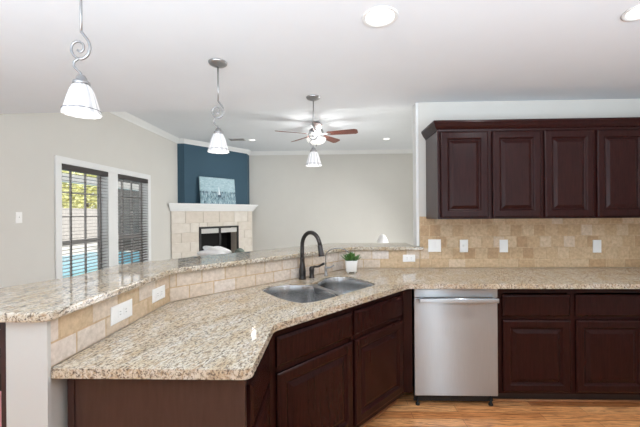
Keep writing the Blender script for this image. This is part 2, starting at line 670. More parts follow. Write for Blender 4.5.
CHA, CHB = Vector((-3.15, 7.06)), Vector((-2.115, 8.37))
ct = (CHB - CHA).normalized()
cn = Vector((ct.y, -ct.x))                       # towards the room
crown([((XL, 3.19), (1, 0)), ((XL, 7.06), (1, -1)), ((CHA.x, 7.06), (0.45, -1)), ((CHB.x, CHB.y), (1, -0.35)), ((CHB.x, YF), (1, -1)), ((XR, YF), (0, -1))], 'trim_crown')
# baseboards
struct(bx(XL, XL + 0.014, 3.19, 7.05, 0, 0.11).build('baseboard_left', 'trim'))
struct(bx(CHB.x, XR, YF - 0.014, YF, 0, 0.11).build('baseboard_far', 'trim'))
# chimney breast in the corner: blue above the mantel
struct(MB().prism([(XL, 7.06), xy(CHA), xy(CHB), (CHB.x, YF), (XL, YF)], 1.656, CL - 0.001).build('wall_chimney', 'blue'))

# ------------------------------------------------------------------ windows in the left wall
def window(idx, y0, y1):
    xg = XL - 0.11
    f = MB()
    fw = 0.034
    zr = 1.06
    for a, b2, z0, z1 in ((y0, y0 + fw, WZ0, WZ1), (y1 - fw, y1, WZ0, WZ1), (y0 + fw, y1 - fw, WZ0, WZ0 + fw), (y0 + fw, y1 - fw, WZ1 - fw, WZ1), (y0 + fw, y1 - fw, zr - 0.03, zr + 0.03)):
        f.box(xg - 0.02, xg + 0.02, a, b2, z0, z1)
    root = struct(f.build('window_%d' % idx, 'sash'))
    m = MB()
    for k in (1, 2):
        yy = y0 + fw + (y1 - y0 - 2 * fw) * k / 3
        m.box(xg - 0.012, xg + 0.012, yy - 0.008, yy + 0.008, WZ0 + fw, zr - 0.03)
        m.box(xg - 0.012, xg + 0.012, yy - 0.008, yy + 0.008, zr + 0.03, WZ1 - fw)
    for z0, z1, n_ in ((zr + 0.03, WZ1 - fw, 3), (WZ0 + fw, zr - 0.03, 1)):
        for k in range(1, n_):
            zz = z0 + (z1 - z0) * k / n_
            m.box(xg - 0.012, xg + 0.012, y0 + fw, y1 - fw, zz - 0.008, zz + 0.008)
    m.build('muntins', 'sash', root)
    bx(xg - 0.003, xg + 0.003, y0 + fw, y1 - fw, WZ0 + fw, WZ1 - fw).build('glass', 'glass', root)
    # white lining of the reveal
    l = MB()
    for a, b2, z0, z1 in ((y0, y0 + 0.006, WZ0, WZ1), (y1 - 0.006, y1, WZ0, WZ1), (y0, y1, WZ1 - 0.006, WZ1), (y0, y1, WZ0, WZ0 + 0.02)):
        l.box(XL - 0.088, XL + 0.002, a, b2, z0, z1)
    l.build('jamb', 'trim', root)


window(1, *W1)
window(2, *W2)
cs = MB()
cy0, cy1 = W1[0] - 0.09, W2[1] + 0.09
for a, b2, z0, z1 in ((cy0, W1[0], WZ0 - 0.1, WZ1), (W1[1], W2[0], WZ0 - 0.1, WZ1), (W2[1], cy1, WZ0 - 0.1, WZ1), (cy0, cy1, WZ1, WZ1 + 0.085)):
    cs.box(XL, XL + 0.02, a, b2, z0, z1)
cs.box(XL, XL + 0.06, cy0, cy1, WZ0 - 0.03, WZ0 - 0.001)
struct(cs.build('trim_windows', 'trim', bevel=0.003))


def blind(y0, y1, tilt, label):
    r = empty('window_blind', (XL - 0.005, (y0 + y1) / 2, WZ1), 0, label, 'window blind', 'window blinds in the living room')
    hw = (y1 - y0) / 2 - 0.008
    v = MB().box(-0.04, 0.03, -hw, hw, -0.075, -0.003)
    v.build('valance', 'slat', r, bevel=0.004)
    s = MB()
    zz = -0.11
    while zz > WZ0 - WZ1 + 0.06:
        mt = Matrix.Translation((0, 0, zz)) @ Matrix.Rotation(tilt, 4, 'Y')
        s.box(-0.024, 0.024, -hw, hw, -0.0010, 0.0010, mat=mt)
        zz -= 0.046
    s.build('slats', 'slatwood', r)
    bx(-0.025, 0.025, -hw, hw, WZ0 - WZ1 + 0.025, WZ0 - WZ1 + 0.045).build('bottom_rail', 'slat', r)
    for k in (-0.6, 0.6):
        bx(-0.001, 0.001, k * hw - 0.002, k * hw + 0.002, WZ0 - WZ1 + 0.03, -0.07).build('ladder_cord', 'slat', r)
    return r


blind(W1[0], W1[1], 0.0, 'dark slatted blind with open slats on the left window with a view of the pool')
blind(W2[0], W2[1], 0.22, 'dark slatted blind with half closed slats on the right window nearest the fireplace')

# ------------------------------------------------------------------ yard outside the windows
struct(bx(-40, XL - 0.16, -10, 60, -0.25, -0.12).build('ground_patio', 'patio'))
pw = bx(-9.9, -5.6, 5.5, 13.4, -0.13, -0.10).build('swimming_pool', 'water')
tag(pw, 'bright blue swimming pool outside the left window', 'swimming pool')
fr = empty('picket_fence', (-15, 17, -0.12), 0, 'pale weathered wooden picket fence behind the pool', 'fence')
fp = MB()
yy = -8.0
while yy < 16:
    h_ = 1.95 + random.uniform(-0.02, 0.02)
    fp.prism([(0, 0)] * 0 or [(-0.01, yy), (0.01, yy), (0.01, yy + 0.135), (-0.01, yy + 0.135)], 0.03, h_)
    yy += 0.15
fp.build('pickets', 'fencewood', fr)
fq = MB()
for z in (0.3, 1.0, 1.65):
    fq.box(-0.05, -0.01, -8, 16, z, z + 0.09)
fq.build('rails', 'fencewood', fr)
pcv = MB().box(-7.4, -7.2, 2.2, 13.85, 2.34, 2.56)
for py in (2.4, 8.2, 13.7):
    pcv.box(-7.4, -7.25, py - 0.075, py + 0.075, -0.12, 2.34) if py > 13.5 or py < 5 else None
struct(bx(-9.2, XL - 0.16, 13.9, 18, -0.12, 3.4).build('wall_wing', 'brickgrey'))
pc = struct(pcv.build('pergola_beam', 'roof'))


def tree(x, y, h, r, label):
    e = empty('yard_tree', (x, y, -0.12), 0, label, 'tree', 'trees behind the fence')
    MB().tube([(0, 0, 0), (0.05, 0.03, h * 0.3), (0, 0.1, h * 0.6)], [0.18, 0.14, 0.07], 10).build('trunk', 'trunk', e)
    b = MB()
    rnd = random.Random(int(x * 10 + y * 77))
    for i in range(1900):
        while True:
            p = Vector((rnd.uniform(-1, 1), rnd.uniform(-1, 1), rnd.uniform(-1, 1)))
            if 0.25 < p.length < 1:
                break
        c = Vector((p.x * r, p.y * r, h * 0.62 + p.z * h * 0.42))
        q = Vector((rnd.gauss(0, 1), rnd.gauss(0, 1), rnd.gauss(0, 1))).normalized()
        a1 = q.orthogonal().normalized() * rnd.uniform(0.12, 0.24)
        a2 = q.cross(a1).normalized() * rnd.uniform(0.07, 0.13)
        b.face([b.bm.verts.new(c + v) for v in (-a1, a2, a1, -a2)])
    b.build('crown', 'tree', e)


tree(-17.5, 19.5, 4.6, 2.4, 'yellow green leafy tree behind the fence, at left in the left window')
tree(-18.5, 24.5, 5.2, 2.6, 'yellow green leafy tree behind the fence, at right in the left window')

# ------------------------------------------------------------------ fireplace
ca = math.atan2(ct.y, ct.x)
FLEN = (CHB - CHA).length
fp_ = empty('corner_fireplace', (CHA.x, CHA.y, 0), ca, 'pale stone tiled corner fireplace with white mantel and black firebox', 'fireplace')
# local: x along the face, -y towards the room
xa, xb, za = 0.275, 1.315, 1.14


def tiles(b, x0, x1, rows, yf, yb_, mort, rnd, xform, holes=(), lo=0.0, hi=1.0):
    for (z0, z1, wd, offs) in rows:
        x = x0 - offs
        while x < x1:
            a0, a1 = max(x, x0), min(x + wd, x1)
            x += wd
            if a1 - a0 < 0.012:
                continue
            segs = [(a0, a1, z0, z1)]
            for (hx0, hx1, hz0, hz1) in holes:
                new = []
                for (p0, p1, q0, q1) in segs:
                    if p1 <= hx0 or p0 >= hx1 or q1 <= hz0 or q0 >= hz1:
                        new.append((p0, p1, q0, q1))
                        continue
                    if p0 < hx0:
                        new.append((p0, hx0, q0, q1))
                    if p1 > hx1:
                        new.append((hx1, p1, q0, q1))
                    if q1 > hz1:
                        new.append((max(p0, hx0), min(p1, hx1), hz1, q1))
                segs = new
            tn = lo + (hi - lo) * rnd.random()
            for (p0, p1, q0, q1) in segs:
                if p1 - p0 < 0.008 or q1 - q0 < 0.008:
                    continue
                xform(b, p0 + mort, p1 - mort, q0 + mort, q1 - mort, yf, yb_, tn)


def flat_tile(m):
    def f(b, p0, p1, q0, q1, yf, yb_, tn):
        e = min(0.0035, (p1 - p0) / 3, (q1 - q0) / 3)
        o = [b.bm.verts.new(c) for c in ((p0, yb_, q0), (p1, yb_, q0), (p1, yb_, q1), (p0, yb_, q1))]
        i = [b.bm.verts.new(c) for c in ((p0 + e, yf, q0 + e), (p1 - e, yf, q0 + e), (p1 - e, yf, q1 - e), (p0 + e, yf, q1 - e))]
        b.face(i, m, tn)
        for k in range(4):
            b.face([o[k], o[(k + 1) % 4], i[(k + 1) % 4], i[k]], m, tn)
    return f


b = MB()
rn = random.Random(3)
rows = [(z, min(z + 0.205, 1.47), 0.41, 0.0 if i % 2 else 0.2) for i, z in enumerate([0.0, 0.205, 0.41, 0.615, 0.82, 1.025, 1.23])]
rows[-1] = (1.23, 1.49, 0.41, 0.1)
tiles(b, -0.345, 1.75, rows, -0.108, -0.10, 0.002, rn, flat_tile('stone'), lo=0.35, hi=0.9, holes=[(xa, xb, 0.25, za)])
# body with the firebox opening
b.prism([(-0.34, -0.10), (xa, -0.10), (xa, 0.20), (-0.04, 0.20)], 0, 1.49, 'grout')
b.prism([(xb, -0.10), (1.75, -0.10), (1.75, 0.20), (xb, 0.20)], 0, 1.49, 'grout')
b.box(xa, xb, -0.10, 0.20, za, 1.49, 'grout')
b.box(xa, xb, -0.10, 0.20, 0, 0.25, 'grout')
b.build('surround', 'stone', fp_)
fb = MB()
fb.box(xa, xb, 0.38, 0.40, 0.25, za)
fb.box(xa - 0.02, xa, 0.201, 0.40, 0.25, za)
fb.box(xb, xb + 0.02, 0.201, 0.40, 0.25, za)
fb.box(xa, xb, 0.201, 0.40, za, za + 0.02)
fb.box(xa, xb, 0.201, 0.40, 0.23, 0.25)
fb.build('firebox', 'black', fp_)
fd = MB()
d0 = -0.125
for x0, x1, z0, z1 in ((xa, xa + 0.045, 0.25, za), (xb - 0.045, xb, 0.25, za), ((xa + xb) / 2 - 0.025, (xa + xb) / 2 + 0.025, 0.25, za - 0.03), (xa, xb, za - 0.035, za), (xa, xb, 0.25, 0.29)):
    fd.box(x0, x1, d0, d0 + 0.025, z0, z1)
fd.build('door_frame', 'blackmetal', fp_)
lv = MB()
for k in range(2):
    xx0 = xa + 0.05 if k == 0 else (xa + xb) / 2 + 0.03
    lv.box(xx0, xx0 + (xb - xa) / 2 - 0.085, d0 + 0.005, d0 + 0.02, za - 0.15, za - 0.045)
lv.build('hood_panel', 'fabric', fp_)
lg = MB()
for k, (y_, z_, l_) in enumerate(((0.10, 0.36, 0.5), (0.22, 0.37, 0.46), (0.16, 0.46, 0.4))):
    lg.tube([((xa + xb) / 2 - l_ / 2, y_, z_), ((xa + xb) / 2 + l_ / 2, y_ + 0.02, z_ + 0.02)], 0.05, 10)
lg.build('logs', 'trunk', fp_)
mt = MB()
steps = [(1.49, 1.515, 0.125), (1.515, 1.55, 0.145), (1.55, 1.59, 0.175), (1.59, 1.62, 0.205), (1.62, 1.655, 0.235)]
for z0, z1, d in steps:
    mt.prism([(-0.29, 0.0), (-0.29 - 0.72 * d, -d), (1.70 + d * 0.6, -d), (1.70 + d * 0.6, 0.0)], z0, z1)
mt.build('mantel', 'trim', fp_, bevel=0.004)
# painting leaning on the mantel
lx0, lx1 = 0.315, 1.235
pm = CHA + ct * ((lx0 + lx1) / 2) + cn * 0.115
pt = empty('canvas_painting', (pm.x, pm.y, 1.6585), ca, 'pale blue sailboat painting leaning on the white mantel', 'painting')
pt.rotation_euler = (math.radians(-6), 0, ca)
hw = (lx1 - lx0) / 2
bx(-hw, hw, -0.018, 0.018, 0, 0.61).build('canvas', 'canvas', pt)
MB().prism([(-0.03, -0.021), (0.06, -0.021), (0.06, -0.0185), (-0.03, -0.0185)], 0.15, 0.21).build('painted_hull', 'boat', pt)
sl = MB()
v = [sl.bm.verts.new(p) for p in ((-0.01, -0.0205, 0.21), (0.045, -0.0205, 0.21), (0.012, -0.0205, 0.43))]
v2 = [sl.bm.verts.new(Vector(p.co) + Vector((0, 0.002, 0))) for p in v]
sl.face(v)
sl.face(v2[::-1])
for i in range(3):
    sl.face([v[i], v[(i + 1) % 3], v2[(i + 1) % 3], v2[i]])
sl.build('painted_sail', 'sail', pt)

# ------------------------------------------------------------------ tiles of the kitchen
rn = random.Random(11)
G = 0.0030
bs = MB()
rows = [(CT, CT + 0.079, 0.157, 0.06)]
z = CT + 0.079
k = 0
while z < 1.375:
    rows.append((z, min(z + 0.1045, 1.385), 0.1045, 0.052 * (k % 2) + 0.02))
    z += 0.1045
    k += 1
tiles(bs, 0.825, XR, rows, WY, WY + 0.0030, G, rn, flat_tile('tile'), lo=0.1, hi=0.85)
bs.box(0.822, XR, WY + 0.002, WY + 0.0095, CT + 0.001, 1.385, 'grout')
bo = bs.build('tile_backsplash', 'tile')
tag(bo, 'tan travertine tile backsplash on back wall under the wall cabinets', 'backsplash')

zr2 = [(CT, CT + 0.081, 0.157, 0.04), (CT + 0.081, 1.0775, 0.157, 0.118)]


def pony_tile(name, p0, p1, label, lo, hi):
    d = (p1 - p0)
    e = empty(name, (p0.x, p0.y, 0), math.atan2(d.y, d.x), label, 'backsplash', 'tile strips under the bar')
    b = MB()
    tiles(b, 0.0, d.length, zr2, 0.0, 0.003, 0.0012, rn, flat_tile('tile'), lo=lo, hi=hi)
    b.box(0.0, d.length, 0.0009, 0.0105, CT + 0.001, 1.0775, 'grout')
    b.build('tiles', 'tile', e)
    return e


pony_tile('tile_backsplash', Vector((-0.93, 1.0642)), PC, 'tan tile strip with two wide outlets below left run of raised bar', 0.62, 0.98)
pony_tile('tile_backsplash', PC, PD, 'reflection-paled tile strip behind the sink faucet below the bar', 0.85, 1.0)  # paler tint range stands for light reflected by this strip
pony_tile('tile_backsplash', PD, Vector((0.818, WY)), 'short pale tile strip below the bar between plant and back wall', 0.65, 1.05)

# ------------------------------------------------------------------ granite
def arc(c, r, a0, a1, n=6):
    return [(c[0] + r * math.cos(math.radians(a0 + (a1 - a0) * i / n)), c[1] + r * math.sin(math.radians(a0 + (a1 - a0) * i / n))) for i in range(n + 1)]


def loc_uv(u, v):
    p = PC + T * u + N * v
    return (p.x, p.y)


def rounded(poly, r, n=6):
    out = []
    k = len(poly)
    rr = r if isinstance(r, (list, tuple)) else [r] * k
    for i in range(k):
        p, a, b_ = Vector(poly[i]), Vector(poly[i - 1]), Vector(poly[(i + 1) % k])
        da, db = (a - p).normalized(), (b_ - p).normalized()
        ang = da.angle(db)
        d = min(rr[i] / math.tan(ang / 2), (a - p).length * 0.49, (b_ - p).length * 0.49)
        if rr[i] < 1e-5:
            out.append((p.x, p.y))
            continue
        p0, p1 = p + da * d, p + db * d
        for j in range(n + 1):
            t_ = j / n
            q = p0 * (1 - t_) ** 2 + p * 2 * t_ * (1 - t_) + p1 * t_ ** 2
            out.append((q.x, q.y))
    return out


def smooth_loop(poly, times=2):
    for _ in range(times):
        out = []
        for i in range(len(poly)):
            a, b_ = Vector(poly[i]), Vector(poly[(i + 1) % len(poly)])
            out += [tuple(a * 0.75 + b_ * 0.25), tuple(a * 0.25 + b_ * 0.75)]
        poly = out
    return poly


# bowls in (u, v): big rounded left bowl, smaller right bowl
LA = [(0.545, 0.112), (0.647, 0.070), (0.781, 0.098), (0.895, 0.235), (0.865, 0.40), (0.818, 0.585), (0.647, 0.612), (0.518, 0.580), (0.490, 0.494), (0.500, 0.342), (0.520, 0.222)]
RA = [(0.925, 0.255), (1.040, 0.185), (1.165, 0.125), (1.262, 0.165), (1.305, 0.254), (1.275, 0.431), (1.220, 0.580), (1.122, 0.592), (0.98, 0.592), (0.855, 0.590), (0.885, 0.42)]
bowlA = smooth_loop(LA)
bowlB = smooth_loop(RA)
hole = smooth_loop(LA[:3] + [(0.880, 0.215)] + [(0.935, 0.232)] + RA[1:9] + [(0.83, 0.600)] + LA[6:])
cpoly = [(-0.928, 1.065)] + [(-0.29, 1.065)] + arc((-0.29, 1.095), 0.03, -90, 0)[1:] + \
    [(FL.x, FL.y - 0.02), (FL.x + 0.006, FL.y - 0.001), (FL.x + 0.014 * T.x + 0.004, FL.y + 0.014)] + [(IC.x - 0.02 * T.x, IC.y - 0.02 * T.y), (IC.x + 0.006, IC.y - 0.003), (IC.x + 0.03, 2.36)] + \
    [(XR, 2.355), (XR, WY - 0.001), (PD.x + 0.0005, WY - 0.001), (PC.x + 0.0012, PC.y - 0.0005)]
ctop = MB().prism(cpoly, CT - 0.034, CT, 'granite', side='granite_edge', holes=[[loc_uv(*p) for p in hole]]).build('countertop', 'granite', bevel=0.007, seg=3)
tag(ctop, 'long cream granite countertop wrapping from left counter past sink to right wall', 'countertop')

bi = off_path(0.03, 1.02, 0.85)
bo_ = off_path(-0.40, 1.02, 0.79)
bpoly = [(bi[0].x - 0.035, 1.02)] + arc((bi[0].x - 0.035, 1.055), 0.035, -90, 0)[1:] + [xy(p) for p in bi[1:3]] + [(0.85, bi[3].y), (0.85, WY - 0.0015), (0.79, WY - 0.0015)] + [xy(bo_[3]), xy(bo_[2]), xy(bo_[1]), (bo_[1].x + 0.02, 1.66), (-1.555, 1.07), (-1.56, 1.04), (-1.54, 1.02)]
btop = MB().prism(bpoly, BT - 0.032, BT, 'granite', side='granite_bar_edge').build('breakfast_bar', 'granite', bevel=0.008, seg=3)
tag(btop, 'raised cream granite breakfast bar bending around the kitchen above pony wall', 'breakfast bar')

# ------------------------------------------------------------------ cabinets
def rect_rings(b, rings, m=None):
    """rings: list of (x0,x1,z0,z1,y); lofted and capped at the last ring."""
    vs = [[b.bm.verts.new(c) for c in ((x0, y, z0), (x1, y, z0), (x1, y, z1), (x0, y, z1))] for x0, x1, z0, z1, y in rings]
    for a, c in zip(vs, vs[1:]):
        for i in range(4):
            b.face([a[i], a[(i + 1) % 4], c[(i + 1) % 4], c[i]], m)
    b.face(vs[-1], m)
    b.face(vs[0][::-1], m)


def door(x0, x1, z0, z1, parent, frame=0.062, name='door', mark=None):
    def ring(i, y):
        return (x0 + i, x1 - i, z0 + i, z1 - i, y)
    b = MB()
    rect_rings(b, [ring(0, -0.0005), ring(0, -0.014), ring(0.004, -0.018), ring(0.010, -0.021), ring(frame - 0.012, -0.021), ring(frame - 0.006, -0.018), ring(frame, -0.010), ring(frame + 0.006, -0.008)])
    d = b.build(name, 'cabinet', parent)
    b = MB()
    f = frame + 0.007
    rect_rings(b, [ring(f, -0.0085), ring(f + 0.004, -0.0115), ring(f + 0.024, -0.0185), ring(f + 0.027, -0.0195)])
    b.build('raised_panel', 'cabinet', d)
    return d


def drawer_front(x0, x1, z0, z1, parent, name='drawer_front'):
    def ring(i, y):
        return (x0 + i, x1 - i, z0 + i, z1 - i, y)
    b = MB()
    rect_rings(b, [ring(0, -0.0005), ring(0, -0.013), ring(0.005, -0.016), ring(0.014, -0.021), ring(0.018, -0.021)])
    return b.build(name, 'cabinet', parent)


def base_cabinet(loc, rz, width, depth, cols, label, toe=0.085, group=None, z_top=CT - 0.036, name='base_cabinet'):
    """cols: list of (x0,x1) door columns, each a drawer front above a door."""
    r = empty(name, loc, rz, label, 'cabinet', group)
    b = MB()
    b.box(0, 0.018, 0.02, depth, 0.10, z_top)
    b.box(width - 0.018, width, 0.02, depth, 0.10, z_top)
    b.box(0.018, width - 0.018, depth - 0.012, depth, 0.10, z_top)
    b.box(0.018, width - 0.018, 0.02, depth - 0.012, 0.10, 0.118)
    b.build('body', 'cabinet', r)
    f = MB()
    f.box(0, width, 0, 0.02, z_top - 0.045, z_top)
    f.box(0, width, 0, 0.02, 0.10, 0.128)
    f.box(0, width, 0, 0.02, 0.64, 0.66)
    xs = [0.0] + [v for c_ in cols for v in c_] + [width]
    for i in range(0, len(xs), 2):
        if xs[i + 1] - xs[i] > 0.002:
            f.box(max(xs[i] - 0.012, 0), min(xs[i + 1] + 0.012, width), 0.0002, 0.0198, 0.128, z_top - 0.045)
    f.build('face_frame', 'cabinet', r)
    bx(0, width, toe - 0.002, toe + 0.012, 0.001, 0.10).build('toe_board', 'toe', r)
    MB().tube([(0.0, toe - 0.008, 0.008), (width, toe - 0.008, 0.008)], 0.0085, 8).build('shoe_molding', 'shoe', r)
    for (x0, x1) in cols:
        drawer_front(x0, x1, 0.664, 0.822, r)
        door(x0, x1, 0.118, 0.638, r)
    return r


FY = 2.445       # face frame plane of the back run
base_cabinet((1.215, FY, 0), 0, 1.085, WY - FY - 0.002, [(0.03, 0.51), (0.55, 1.04)], 'dark brown base cabinet just right of the dishwasher with two drawers over two doors', group=None)
base_cabinet((2.302, FY, 0), 0, XR - 2.304, WY - FY - 0.002, [(0.03, 0.48), (0.51, 0.96)], 'dark brown base cabinet at the right end by the side wall')

# sink base on the diagonal: local frame with origin on the diagonal face
VF = 0.685
uS0, uS1 = 0.205, 1.397
o = PC + T * uS0 + N * VF
sb = empty('sink_base_cabinet', (o.x, o.y, 0), ANG, 'dark brown angled sink base cabinet with two false drawers over two doors', 'cabinet')
wS = uS1 - uS0
zt = CT - 0.036
b = MB()
b.box(0, 0.018, 0.02, 0.62, 0.10, zt)
b.box(wS - 0.018, wS, 0.02, 0.62, 0.10, zt)
b.box(0.018, wS - 0.018, 0.656, 0.668, 0.10, zt)
b.box(0.018, wS - 0.018, 0.02, 0.656, 0.10, 0.118)
b.build('body', 'cabinet', sb)
f = MB()
f.box(0, wS, 0, 0.02, 0.828, zt)
f.box(0, wS, 0, 0.02, 0.10, 0.135)
f.box(0, wS, 0, 0.02, 0.645, 0.695)
f.box(0, 0.045, 0, 0.02, 0.135, 0.828)
f.box(wS - 0.045, wS, 0, 0.02, 0.135, 0.828)
f.box(wS / 2 - 0.03, wS / 2 + 0.03, 0, 0.02, 0.135, 0.828)
f.build('face_frame', 'cabinet', sb)
bx(0.03, wS + 0.03, 0.088, 0.10, 0.001, 0.10).build('toe_board', 'toe', sb)
MB().tube([(0.03, 0.08, 0.009), (wS + 0.02, 0.08, 0.009)], 0.0095, 8).build('shoe_molding', 'shoe', sb)
for x0, x1 in ((0.035, 0.596), (0.616, wS - 0.035)):
    drawer_front(x0, x1, 0.684, 0.830, sb, 'false_drawer_front')
    door(x0, x1, 0.138, 0.654, sb)
# filler beside the dishwasher
fo = PC + T * uS1 + N * VF
struct_f = MB()
fl_l = Matrix.Rotation(-ANG, 4, 'Z') @ Matrix.Translation((-o.x, -o.y, 0))
struct_f.box(fo.x + 0.004, 0.596, FY - 0.002, FY + 0.016, 0.10, zt, mat=fl_l)
struct_f.build('filler_strip', 'cabinet', sb)

# end cabinet of the left run (front faces +X)
XE = -0.296
ec = empty('end_cabinet', (XE, 1.115, 0), PI / 2, 'dark brown narrow cabinet with plain end panel under left counter', 'cabinet')
wE = 0.385
b = MB()
b.box(0.012, wE, 0.02, 0.61, 0.10, zt)
b.build('body', 'cabinet', ec)
bx(0.0, 0.012, -0.004, 0.612, 0.0, zt).build('end_panel', 'endpanel', ec)
tr = MB()
tr.box(-0.006, 0.0, 0.590, 0.612, 0.0, zt)
tr.box(-0.006, 0.0, -0.004, 0.018, 0.0, zt)
tr.box(-0.003, 0.0, 0.018, 0.590, zt - 0.016, zt)
tr.build('end_trim', 'endpanel', ec)
f = MB()
f.box(0.012, wE, 0.0, 0.02, 0.10, zt)
f.build('face_frame', 'cabinet', ec)
bx(0.012, wE + 0.03, 0.085, 0.097, 0.001, 0.10).build('toe_board', 'toe', ec)
drawer_front(0.03, wE - 0.02, 0.664, 0.822, ec)
door(0.03, wE - 0.02, 0.118, 0.638, ec, 0.055)

# wall cabinets
UF = 2.735       # face frame plane


def wall_cabinet(x0, x1, doors, label):
    r = empty('wall_cabinet', (x0, UF, 1.366), 0, label, 'cabinet', 'wall cabinets above the backsplash')
    wd = x1 - x0
    h = 0.74
    dp = WY + 0.010 - UF - 0.001
    b = MB()
    b.box(0, wd, 0.02, dp - 0.011 if False else dp - 0.012, 0.014, h)
    b.build('body', 'cabinet', r)
    if x0 < 0.9:
        bx(-0.003, -0.0001, 0.001, dp - 0.010, 0.0, h).build('side_panel', 'endpanel', r)
    f = MB()
    f.box(0, wd, 0, 0.02, 0, 0.03)
    f.box(0, wd, 0, 0.02, h - 0.05, h)
    xs = [x0] + [v for d in doors for v in d] + [x1]
    for i in range(0, len(xs), 2):
        f.box(max(xs[i] - x0 - 0.012, 0), min(xs[i + 1] - x0 + 0.012, wd), 0.0002, 0.0198, 0.03, h - 0.05)
    f.build('face_frame', 'cabinet', r)
    for a, c in doors:
        door(a - x0, c - x0, 0.012, 0.712, r, 0.064)
    return r


wall_cabinet(0.885, 1.722, [(0.905, 1.286), (1.322, 1.706)], 'dark brown two door wall cabinet at left end beside the opening')
wall_cabinet(1.723, 2.575, [(1.737, 2.123), (2.150, 2.545)], 'dark brown two door wall cabinet second from the opening')
wall_cabinet(2.576, XR - 0.002, [(2.60, 2.92), (2.945, 3.27)], 'dark brown two door wall cabinet at right end by side wall')
# crown of the wall cabinets: one continuous piece
prof = [(0.0, 2.085), (0.006, 2.085), (0.010, 2.098), (0.020, 2.103), (0.038, 2.122), (0.050, 2.140), (0.058, 2.150), (0.058, 2.166), (-0.02, 2.166)]
b = MB()
dp_y = WY + 0.008
rings = []
for (px, py, nx, ny) in ((0.884, dp_y, -1, 0), (0.884, UF - 0.001, -1, -1), (XR - 0.003, UF - 0.001, 0, -1)):
    rings.append([b.bm.verts.new((px + nx * d * 0.68, py + ny * d * 0.68, z)) for d, z in prof])
k = len(prof)
for a, c in zip(rings, rings[1:]):
    for i in range(k - 1):
        b.face([a[i], a[i + 1], c[i + 1], c[i]])
b.face(rings[0])
b.face(rings[-1][::-1])
tag(b.build('cabinet_crown', 'cabinet'), 'dark brown crown molding running along the tops of the wall cabinets', 'crown molding')

# ------------------------------------------------------------------ dishwasher
dw = empty('dishwasher', (0.607, 2.42, 0), 0, 'stainless steel dishwasher with bar handle between dark cabinets', 'dishwasher')
wD = 0.598
bx(0.012, wD - 0.012, 0.035, 0.60, 0.10, 0.868).build('tub', 'blackmetal', dw)
bx(0, wD, 0, 0.032, 0.090, 0.800).build('door_panel', 'steel', dw, bevel=0.005)
bx(0, wD, 0.0, 0.032, 0.803, 0.866).build('control_strip', 'steel', dw, bevel=0.004)
h = MB()
h.box(0.025, wD - 0.012, -0.050, -0.030, 0.776, 0.808)
h.box(0.045, 0.065, -0.034, 0.004, 0.795, 0.810)
h.box(wD - 0.045, wD - 0.025, -0.034, 0.004, 0.795, 0.810)
h.build('handle', 'steel', dw, bevel=0.005, seg=3)
bx(0.01, wD - 0.01, 0.06, 0.075, 0.02, 0.088).build('kick_plate', 'blackmetal', dw)
for xx in (0.02, wD - 0.045):
    MB().lathe([(0.016, 0.0), (0.016, 0.012), (0.008, 0.014), (0.008, 0.09)], 12, (xx + 0.012, 0.045, 0.0005)).build('leveling_foot', 'blackmetal', dw)

# ------------------------------------------------------------------ sink
def bowl(b, poly, depth, wall=0.0):
    zs = CT - 0.008
    c = Vector((sum(p[0] for p in poly) / len(poly), sum(p[1] for p in poly) / len(poly)))
    rings = []
    for ins, z in ((0.0015, zs), (0.003, zs - 0.006), (0.006, zs - 0.05), (0.014, zs - depth + 0.03), (0.03, zs - depth + 0.006), (0.055, zs - depth)):
        rg = []
        for p in poly:
            d = (Vector(p) - c)
            q = c + d * max(0.05, 1 - ins / max(0.15, d.length) * 1.25)
            rg.append(b.bm.verts.new((q.x, -q.y, z)))
        rings.append(rg)
    n = len(poly)
    for a, d in zip(rings, rings[1:]):
        for i in range(n):
            b.face([a[i], a[(i + 1) % n], d[(i + 1) % n], d[i]], None, 0.5, True)
    b.face(rings[-1])
    return c


sk = empty('kitchen_sink', (PC.x, PC.y, 0), ANG, 'double bowl stainless undermount sink in the granite corner', 'sink')
for nm, poly in (('large_bowl', bowlA), ('small_bowl', bowlB)):
    b = MB()
    c = bowl(b, poly, 0.22)
    ob = b.build(nm, 'sinksteel', sk)
    sol = ob.modifiers.new('thick', 'SOLIDIFY')
    sol.thickness = 0.0012
    sol.offset = -1
    MB().lathe([(0.0, 0.0), (0.028, 0.0), (0.034, 0.004), (0.042, 0.005), (0.044, 0.002), (0.044, -0.002)], 20, (c.x, -c.y, CT - 0.234)).build('drain', 'chrome', ob)
# divider between the bowls
b = MB()
dv = [(0.806, 0.588), (0.838, 0.592), (0.864, 0.575), (0.893, 0.42), (0.925, 0.272), (0.955, 0.244), (0.915, 0.222), (0.868, 0.212), (0.884, 0.25), (0.858, 0.40), (0.826, 0.565)]
b.prism([(p[0], -p[1]) for p in dv], CT - 0.05, CT - 0.006)
b.build('divider', 'chrome', sk, bevel=0.004, seg=3)

# ------------------------------------------------------------------ faucets
fp0 = PC + T * 0.975 + N * 0.058
fa = empty('kitchen_faucet', (fp0.x, fp0.y, CT), ANG, 'tall dark gooseneck kitchen faucet with side lever behind the sink', 'faucet')
